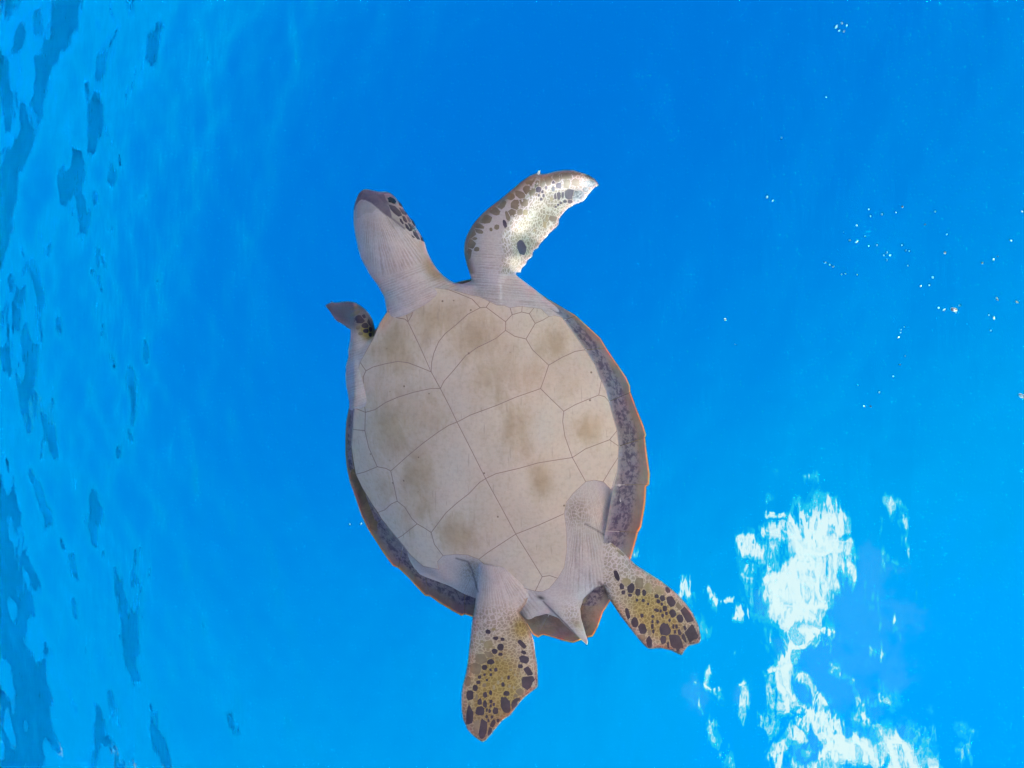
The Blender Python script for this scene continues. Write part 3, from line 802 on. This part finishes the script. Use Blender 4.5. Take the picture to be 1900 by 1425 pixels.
# ---- scutes: the seam lines of the plastron and of the rim, cut into plates
BND = {  # plastron border pieces that are not the rim
 'front': [(1043,589),(1030,585),(1019,587),(1004,573),(991,571),(980,570),(969,568),(958,569),(946.5,571),(936,567),(922,566),(909,560),(900,555),(888,550),(876,548),(852,541),(831,537),(801,533),(769,543),(751,551),(744,554),(730,566),(719,577),(704,600),(694,625),(680,650),(668,672),(660,700),(655,735),(658,757)],
 'left': [(658,757),(655,776),(655,797),(652,830),(656,858),(660,880),(672,905),(690,935),(701,951),(708,963),(737,999),(748,1012),(762,1031),(785,1051),(815,1057)],
 'groinl': [(815,1057),(812,1042),(822,1031),(847,1028.6),(868,1030),(888,1038)],
 'rear': [(888,1038),(905,1053),(923,1067),(948,1082),(977,1093),(993,1097),(1006,1098),(1019,1092),(1035,1073),(1047,1053),(1052,1021),(1051,981),(1047,953)],
 'groinr': [(1047,953),(1051,932),(1064,915),(1087,894),(1102,891),(1119,894),(1134,909)],
 'right': [(1134,909),(1146,872),(1147,849),(1148,828),(1145,799),(1139,778),(1130,745),(1124,723),(1116,706),(1112,699),(1103,675),(1086,649),(1057,608),(1043,589)],
}
SEAMS = [
 [(757,597),(780,645),(800,690),(817,721),(833,752),(848,783),(875,836),(901,888),(930,941),(957,991),(982,1031),(1006,1070)],
 [(1006,1070),(993,1097)],[(1006,1070),(1020,1068),(1035,1073)],
 [(757,597),(751,592),(734,589),(719,577)],[(757,597),(752,573),(751,551)],[(757,597),(764,585),(769,560),(769,543)],
 [(800,690),(778,681),(757,673),(738,670.5),(715,675),(692,681),(679,688),(674,699),(674,718),(675,742),(678,765)],
 [(679,688),(668,672)],
 [(817,721),(799,721),(767,728),(738,737),(715,747),(696,760),(678,765),(668,761),(658,757)],
 [(674,710),(660,706)],
 [(678,765),(677,799),(684,830),(700,866)],[(677,799),(655,797)],
 [(848,783),(833,789),(814,801),(784,823),(754,848),(725,874),(716,869),(700,866),(676,876),(660,880)],
 [(725,874),(731,901),(737,930),(751,941),(764,962),(774,972),(788,980),(800,988)],
 [(737,930),(726,935),(714,946),(701,951)],[(774,972),(761,982),(746,994),(737,999)],
 [(901,888),(890,895),(870,916),(847,934),(827,952),(812,972),(800,988),(806,1010),(822,1031)],
 [(957,991),(928,1010),(905,1025),(888,1038)],
 [(800,690),(801,672),(805,655),(814,634),(826,619),(847,602),(868,583),(891,571),(876,555),(852,545),(831,537)],
 [(891,571),(902,570),(914,579),(938,597),(938,613)],[(902,570),(909,560)],
 [(817,721),(824,707),(841,688),(864,660),(885,645),(904,636),(920,628),(938,613),(955,624),(976,629)],
 [(938,597),(950,584),(946.5,571)],[(950,584),(968,579),(969,568)],[(968,579),(982,582),(993,600),(976,629)],[(982,582),(991,571)],
 [(993,600),(1007,594),(1019,587)],
 [(976,629),(988,649),(1018,677.5),(1011,699),(1003,721),(1019,737),(1046,763),(1044,782),(1048,809),(1062,849),(1078,878),(1087,894)],
 [(1018,677.5),(1043,663),(1067,652),(1086,649)],
 [(1003,721),(957,737),(922,752),(873,770),(856,779),(848,783)],
 [(1046,763),(1067,751),(1091,741),(1111,733),(1122,736),(1130,745)],[(1111,733),(1116,706)],
 [(1062,849),(1029,854),(998,859),(963,869),(920,879),(901,888)],[(1062,849),(1086,833),(1131,816),(1148,828)],[(1131,816),(1145,799)],
 [(1119,894),(1132,872),(1147,849)],
 [(957,991),(998,975),(1047,953)],
]
RIM_OUT = CARAPACE
RIM_SEAMS = [
 [(1086,649),(1104,645),(1126,648)],[(1130,745),(1142,731),(1170,728)],[(1148,828),(1156,815),(1197,812)],
 [(1134,909),(1152,898),(1205,899)],
 [(658,757),(650,745)],[(652,830),(641,843)],[(660,880),(649,893)],[(708,963),(683,982)],[(748,1012),(729,1050)],[(785,1051),(772,1088)],
]
def faces_of(lines, snap=3.0):
    pts, idx = [], {}
    def vid(p):
        for i, q_ in enumerate(pts):
            if math.hypot(q_[0] - p[0], q_[1] - p[1]) < snap:
                return i
        pts.append((float(p[0]), float(p[1]))); return len(pts) - 1
    E = set()
    for L in lines:
        ids = [vid(p) for p in L]
        for a, b in zip(ids, ids[1:]):
            if a != b:
                E.add((a, b)); E.add((b, a))
    nbr = {}
    for a, b in E:
        nbr.setdefault(a, []).append(b)
    for a in nbr:
        nbr[a].sort(key=lambda b: math.atan2(pts[b][1] - pts[a][1], pts[b][0] - pts[a][0]))
    seen, out_ = set(), []
    for e in E:
        if e in seen:
            continue
        loop, cur = [], e
        while cur not in seen:
            seen.add(cur); loop.append(cur[0])
            a, b = cur
            L = nbr[b]; k_ = L.index(a)
            cur = (b, L[(k_ - 1) % len(L)])
        P = np.array([pts[i] for i in loop])
        ar = 0.5 * np.sum(P[:, 0] * np.roll(P[:, 1], -1) - np.roll(P[:, 0], -1) * P[:, 1])
        out_.append((ar, P))
    return out_, nbr, pts
def inset(P, d):
    P = np.asarray(P, float)
    n_ = len(P); R = []
    ar = 0.5 * np.sum(P[:, 0] * np.roll(P[:, 1], -1) - np.roll(P[:, 0], -1) * P[:, 1])
    sg = 1.0 if ar > 0 else -1.0
    for i in range(n_):
        a, b, c = P[i - 1], P[i], P[(i + 1) % n_]
        e1 = (b - a) / (np.linalg.norm(b - a) + 1e-9); e2 = (c - b) / (np.linalg.norm(c - b) + 1e-9)
        n1 = np.array([-e1[1], e1[0]]) * sg; n2 = np.array([-e2[1], e2[0]]) * sg
        m_ = n1 + n2; L = np.linalg.norm(m_)
        if L < 0.3:
            R.append(b + n1 * d); continue
        m_ /= L
        R.append(b + m_ * d / max(0.4, float(m_ @ n1)))
    return np.array(R)

fc, nbr, pts_ = faces_of(list(BND.values()) + SEAMS)
for a in nbr:
    if len(nbr[a]) < 2:
        print('DANGLING', pts_[a])
plastron_faces = [P for ar, P in fc if 60 < abs(ar) < 60000 and ar > 0]
print('faces', sorted(round(ar) for ar, P in fc))

# plastron ground layer (the seams' floor)
OUTL = BND['front'][:-1] + BND['left'][:-1] + BND['groinl'][:-1] + BND['rear'][:-1] + BND['groinr'][:-1] + BND['right'][:-1]
m_seam = plate_material('seam', (0.22, 0.14, 0.14), (0.28, 0.18, 0.17), 0.7)
vo, tris, B = cdt(OUTL, 9.0, 6.0)
z = z_plastron(vo[:, 0], vo[:, 1])
v, f = closed_slab(vo, tris, z - 0.7, z - 8.0)
plastron = link_mesh('plastron', v, f, m_seam, turtle)

STAINS = [(755,800,60,110,.38),(745,655,50,45,.42),(870,605,55,36,.36),(800,900,36,70,.36),(930,740,50,70,.30),(735,640,34,36,.9),(715,670,20,30,.6),(812,590,40,26,.9),(795,615,26,26,.7),(880,628,34,30,.9),(725,735,40,30,.55),(700,705,24,26,.5),(760,770,40,22,.5),(722,790,22,40,1.0),(735,820,20,24,.8),
          (795,780,36,24,.5),(775,890,22,40,1.0),(785,935,20,24,.8),(760,905,20,34,.6),(745,880,20,24,.4),(930,690,46,34,.6),(930,738,12,18,.8),(955,800,22,40,.9),(970,830,18,22,.7),
          (1025,635,24,22,.75),(1005,890,16,26,.9),(1000,868,18,16,.6),(1090,795,20,20,.9),(1055,715,14,20,.45),(845,990,26,26,.9),(865,1005,18,12,.7),(720,905,18,20,.6),(690,930,18,20,.4),
          (752,955,14,20,.6),(755,980,12,14,.5),(690,820,16,30,.5),(668,800,8,14,.4),(920,805,20,30,.5),(960,770,16,20,.4)]
m_sc, t, out = material('plastron_scute')
at = t.new('ShaderNodeAttribute', attribute_name='stain')
oc = t.new('ShaderNodeTexCoord').outputs['Object']
n1 = t.noise(oc, 16.0, 6.0, 0.6); n2 = t.noise(oc, 5.0, 4.0, 0.55); n3 = t.noise(oc, 120.0, 4.0, 0.6)
mst = t.new('ShaderNodeMapping', i_Vector=oc); mst.inputs['Rotation'].default_value = (0, 0, math.radians(-24)); mst.inputs['Scale'].default_value = (1.6, 0.7, 1)
nst = t.noise(mst.outputs[0], 20.0, 7.0, 0.62, dist=0.6)
base = t.mix(t.ramp(n2, 0.35, 0.65), (0.54, 0.43, 0.37, 1), (0.61, 0.495, 0.43, 1))
stf = t.math('MULTIPLY', t.ramp(t.math('ADD', at.outputs['Fac'], t.math('MULTIPLY', t.math('SUBTRACT', nst, 0.5), 1.3)), 0.12, 1.0), 0.66, True)
c = t.mix(stf, base, t.mix(t.ramp(n1, 0.35, 0.7), (0.33, 0.225, 0.12, 1), (0.42, 0.30, 0.18, 1)))
vz = t.new('ShaderNodeTexVoronoi', i_Vector=oc, i_Scale=38.0)
speck = t.ramp(vz.outputs['Distance'], 0.06, 0.10, 1.0, 0.0)
spick = t.math('MULTIPLY', speck, t.ramp(t.new('ShaderNodeSeparateColor', i_0=vz.outputs['Color']).outputs[0], 0.55, 0.65))
c = t.mix(t.math('MULTIPLY', spick, 0.75), c, (0.12, 0.07, 0.05, 1))
mps = t.new('ShaderNodeMapping', i_Vector=oc); mps.inputs['Rotation'].default_value = (0, 0, math.radians(24)); mps.inputs['Scale'].default_value = (3.2, 0.35, 1)
scr = t.ramp(t.noise(mps.outputs[0], 60.0, 2.0, 0.5), 0.66, 0.74)
c = t.mix(t.math('MULTIPLY', scr, 0.34), c, (0.30, 0.22, 0.19, 1))
c = t.mix(t.math('MULTIPLY', t.ramp(n3, 0.42, 0.75), 0.38), c, t.mix(1.0, c, (0.7, 0.66, 0.62, 1), 'MULTIPLY'))
hh = t.math('ADD', t.math('MULTIPLY', n1, 0.0040), t.math('MULTIPLY', n3, 0.00035))
bmp = t.new('ShaderNodeBump', i_Height=hh); bmp.inputs['Strength'].default_value = 0.7; bmp.inputs['Distance'].default_value = 1.0
bs = t.new('ShaderNodeBsdfPrincipled', i_Base_Color=c, i_Roughness=t.ramp(n3, 0.3, 0.7, 0.42, 0.6), i_Normal=bmp.outputs[0])
bs.inputs['Specular IOR Level'].default_value = 0.25
t.t.links.new(bs.outputs[0], out.inputs[0])

def scute(name, P, gap, zfun, hgt, mat, parent, step, drop=6.0, stain=False):
    Q = inset(P, gap)
    vo, tris, B = cdt(Q, step, min(step, 5.0))
    if not tris:
        return None
    d = dist_poly(B, vo[:, 0], vo[:, 1])
    z = zfun(vo[:, 0], vo[:, 1])
    vv, ff, src = closed_slab(vo, tris, z + hgt * sstep(d / 2.5), z - drop, True)
    o = link_mesh(name, vv, ff, mat, parent)
    if stain:
        x, y = vo[src, 0], vo[src, 1]
        s_ = np.zeros(len(x))
        for (a, b, rx, ry, k_) in STAINS:
            s_ = np.maximum(s_, k_ * np.exp(-(((x - a) / rx / 1.75) ** 2 + ((y - b) / ry / 1.75) ** 2)))
        A = o.data.attributes.new('stain', 'FLOAT', 'POINT'); A.data.foreach_set('value', s_)
    return o
for P in plastron_faces:
    scute('plastron_scute', P, 0.6, z_plastron, 0.35, m_sc, plastron, 7.0, 5.0, True)

# ---- carapace: domed shell with a thin notched rim
m_car, t, out = material('carapace_shell')
oc = t.new('ShaderNodeTexCoord').outputs['Object']
n1 = t.noise(oc, 14.0, 6.0, 0.65, dist=0.8)
c = t.mix(t.ramp(n1, 0.35, 0.65), (0.055, 0.035, 0.02, 1), (0.20, 0.13, 0.06, 1))
bs = t.new('ShaderNodeBsdfPrincipled', i_Base_Color=c, i_Roughness=0.4)
t.t.links.new(bs.outputs[0], out.inputs[0])
vo, tris, B = cdt(CARAPACE, 11.0, 5.0)
d = dist_poly(B, vo[:, 0], vo[:, 1])
ze = z_rim(vo[:, 0], vo[:, 1])
dome = np.sqrt(np.clip(1 - (1 - np.clip(d / 235.0, 0, 1)) ** 2, 0, 1))
v, f = closed_slab(vo, tris, ze - 3.0 - 26.0 * sstep((d - 40) / 60.0), ze - 5.0 - 165.0 * dome)
carapace = link_mesh('carapace', v, f, m_car, turtle)

m_rim, t, out = material('marginal_scute')
oc = t.new('ShaderNodeTexCoord').outputs['Object']
at = t.new('ShaderNodeAttribute', attribute_name='outer')
n1 = t.noise(oc, 75.0, 6.0, 0.75, dist=0.4); n2 = t.noise(oc, 130.0, 4.0, 0.65); n3 = t.noise(oc, 12.0, 4.0, 0.5)
pat = t.ramp(t.math('ADD', t.math('MULTIPLY', n1, 0.7), t.math('MULTIPLY', n2, 0.3)), 0.44, 0.57)
c = t.mix(pat, (0.20, 0.15, 0.185, 1), (0.062, 0.040, 0.080, 1))
c = t.mix(t.math('MULTIPLY', t.ramp(at.outputs['Fac'], 0.55, 0.8), 0.85), c, t.mix(t.ramp(n3, 0.35, 0.65), (0.16, 0.11, 0.095, 1), (0.23, 0.165, 0.14, 1)))
c = t.mix(t.ramp(at.outputs['Fac'], 0.02, 0.20, 0.6, 0.0), c, (0.36, 0.31, 0.33, 1))
c = t.mix(t.ramp(at.outputs['Fac'], 0.925, 0.97), c, (0.72, 0.27, 0.07, 1))  # orange painted on the shell edge for sunlight glowing through it
bmp = t.new('ShaderNodeBump', i_Height=t.math('MULTIPLY', n2, 0.0012)); bmp.inputs['Strength'].default_value = 0.6; bmp.inputs['Distance'].default_value = 1.0
bs = t.new('ShaderNodeBsdfPrincipled', i_Base_Color=c, i_Roughness=0.5, i_Normal=bmp.outputs[0])
bs.inputs['Specular IOR Level'].default_value = 0.25
bs.inputs['Subsurface Weight'].default_value = 0.75
bs.inputs['Subsurface Radius'].default_value = (1.0, 0.3, 0.08)
bs.inputs['Subsurface Scale'].default_value = 0.010
t.t.links.new(bs.outputs[0], out.inputs[0])
# rim plates, one after the other round the shell: (inner edge points, outer edge points)
def on_line(L, p, q):
    """part of the closed outline L from the vertex nearest p to the one nearest q (forwards)"""
    A = np.array(L, float)
    i = int(np.argmin(np.hypot(*(A - p).T))); j = int(np.argmin(np.hypot(*(A - q).T)))
    return [tuple(A[k_ % len(A)]) for k_ in range(i, j + 1 if j >= i else j + len(A) + 1)]
INNER = [(962,522),(985,545),(1010,566),(1043,589),(1057,608),(1086,649),(1103,675),(1112,699),(1124,723),(1130,745),(1139,778),(1145,799),(1148,828),(1147,849),(1146,872),
         (1138,905),(1133,930),(1128,960),(1120,1000),(1112,1040),(1100,1080),(1084,1108),(1072,1140),(1050,1150),(1019,1140),(985,1130),(940,1120),(895,1104),(862,1086),(815,1060),
         (785,1051),(762,1031),(748,1012),(737,999),(708,963),(690,935),(672,905),(660,880),(655,858),(652,830),(655,797),(656,770),(658,757)]
STOPS = [((1019,574),(1019,556)),((1046,594),(1069,586)),((1086,649),(1125,646)),((1130,745),(1170,728)),((1148,828),(1197,812)),((1140,900),(1205,899)),((1123,985),(1184,988)),((1104,1072),(1146,1096)),
         ((1072,1140),(1090,1183)),((1019,1140),(998,1183)),((940,1120),(930,1152)),((862,1086),(862,1140)),((785,1051),(797,1106)),((748,1012),(739,1054)),((708,963),(683,982)),((660,880),(649,893)),((652,830),(641,843)),((658,757),(650,745))]
def part_line(L, p, q):
    A = np.array(resample(L, 4.0, closed=False))
    i = int(np.argmin(np.hypot(*(A - np.array(p)).T))); j = int(np.argmin(np.hypot(*(A - np.array(q)).T)))
    return [tuple(a) for a in (A[i:j + 1] if j >= i else A[j:i + 1][::-1])]
RIM_LINE = CARAPACE
for (i0, o0), (i1, o1) in zip(STOPS, STOPS[1:]):
    inn = part_line(INNER, i0, i1)
    outl = on_line(RIM_LINE, np.array(o0), np.array(o1))
    P = np.array([i0] + inn[1:-1] + [i1] + [o1] + list(reversed(outl[1:-1])) + [o0])
    Q = inset(P, 0.5)
    vo, tris, B = cdt(Q, 6.0, 4.0)
    di = dist_poly(np.array(INNER), vo[:, 0], vo[:, 1], closed=False); do = dist_poly(np.array(CARAPACE), vo[:, 0], vo[:, 1])
    k = di / (di + do + 1e-6)
    # slopes from the plastron's border out to the shell edge
    zi = z_plastron(vo[:, 0], vo[:, 1]) - 8.0 - 30.0 * sstep((vo[:, 1] - 1010) / 90.0); zo = z_rim(vo[:, 0], vo[:, 1])
    z = zi * (1 - k) + zo * k
    dd = dist_poly(B, vo[:, 0], vo[:, 1])
    vv, ff, src = closed_slab(vo, tris, z + 1.5 * sstep(dd / 5.0), z - 3.0 - 4.0 * (1 - k), True)
    o = link_mesh('marginal_scute', vv, ff, m_rim, carapace)
    A = o.data.attributes.new('outer', 'FLOAT', 'POINT'); kk = np.where(vo[:, 1] > 1120, np.maximum(k, 0.72), k); A.data.foreach_set('value', kk[src])
# ------------------------------------------------------------------ small silvery air bubbles below the surface
m_bub, t, out = material('air_bubble')
bs = t.new('ShaderNodeBsdfPrincipled', i_Base_Color=(0.95, 0.97, 0.98, 1), i_Metallic=0.6, i_Roughness=0.5)
t.t.links.new(bs.outputs[0], out.inputs[0])
bm = bmesh.new(); bmesh.ops.create_icosphere(bm, subdivisions=2, radius=1.0)
for v_ in bm.verts:
    v_.co.z *= 0.72
bub = bpy.data.meshes.new('air_bubble'); bm.to_mesh(bub); bm.free()
bub.polygons.foreach_set('use_smooth', [True] * len(bub.polygons)); bub.materials.append(m_bub)
BUB = [(1230,248,5),(1195,280,3),(1045,262,4),(1055,300,3),(1117,290,3),(978,352,4),(905,388,2),(940,432,3),(978,440,4),(1025,410,4),(1045,465,3),(1090,460,3),(1145,500,6),(1128,516,4),
       (1163,516,4),(1145,540,4),(1227,460,3),(1250,488,3),(1268,492,3),(1260,572,4),(805,555,5),(830,568,4),(850,578,4),(895,620,5),(916,617,3),(980,622,3),(1355,345,5),(1410,275,3),
       (1475,400,4),(1465,502,4),(1398,637,5),(1330,685,5),(1378,680,4),(1670,557,5),(1732,538,5),(1755,522,4),(1830,435,5),(1890,275,5),(1750,755,5),(1860,772,5),(1430,805,5),(1460,815,4),
       (1515,815,8),(1525,832,5),(1543,792,5),(1735,860,5),(1708,845,3),(1240,910,3),(1222,925,3),(1220,942,3),(1208,968,4),(1245,1070,3),(1218,1118,3),(1180,1182,4),(985,1232,3),(1103,1270,3),
       (1020,1347,4),(1055,1347,3),(1886,1290,8),(255,868,7),(308,1006,3),(485,195,4),(516,215,3),(1718,930,3)]
BUB = [(1260 + x / 2.969, 300 + y / 2.969, r / 2.0) for x, y, r in BUB]
BUB += [(1552, 49, 3.0), (1562, 43, 2.5), (1571, 47, 2.5), (1566, 58, 2.0), (1557, 57, 1.6), (1533, 180, 1.6), (1450, 255, 1.2), (670, 972, 2.0), (649, 972, 1.6)]
brs = random.Random(3)
for x, y, r in BUB:
    o = bpy.data.objects.new('air_bubble', bub); COL.objects.link(o)
    d = ray(x, y); d = d / np.linalg.norm(d)
    zz_ = brs.uniform(3.3, 3.75)                       # just under the ripples
    p = d * (zz_ / d[2]); o.location = p
    k = r * brs.uniform(0.55, 1.0) * np.linalg.norm(p) / FPX
    o.scale = (k * brs.uniform(0.7, 1.7), k * brs.uniform(0.6, 1.0), k * 0.8)
    o.rotation_euler = (brs.uniform(-0.5, 0.5), brs.uniform(-0.5, 0.5), brs.uniform(0, 3))
    tag(o, 'tiny silvery air bubble floating just under the sea surface', 'bubble', 'air bubbles under the sea surface')
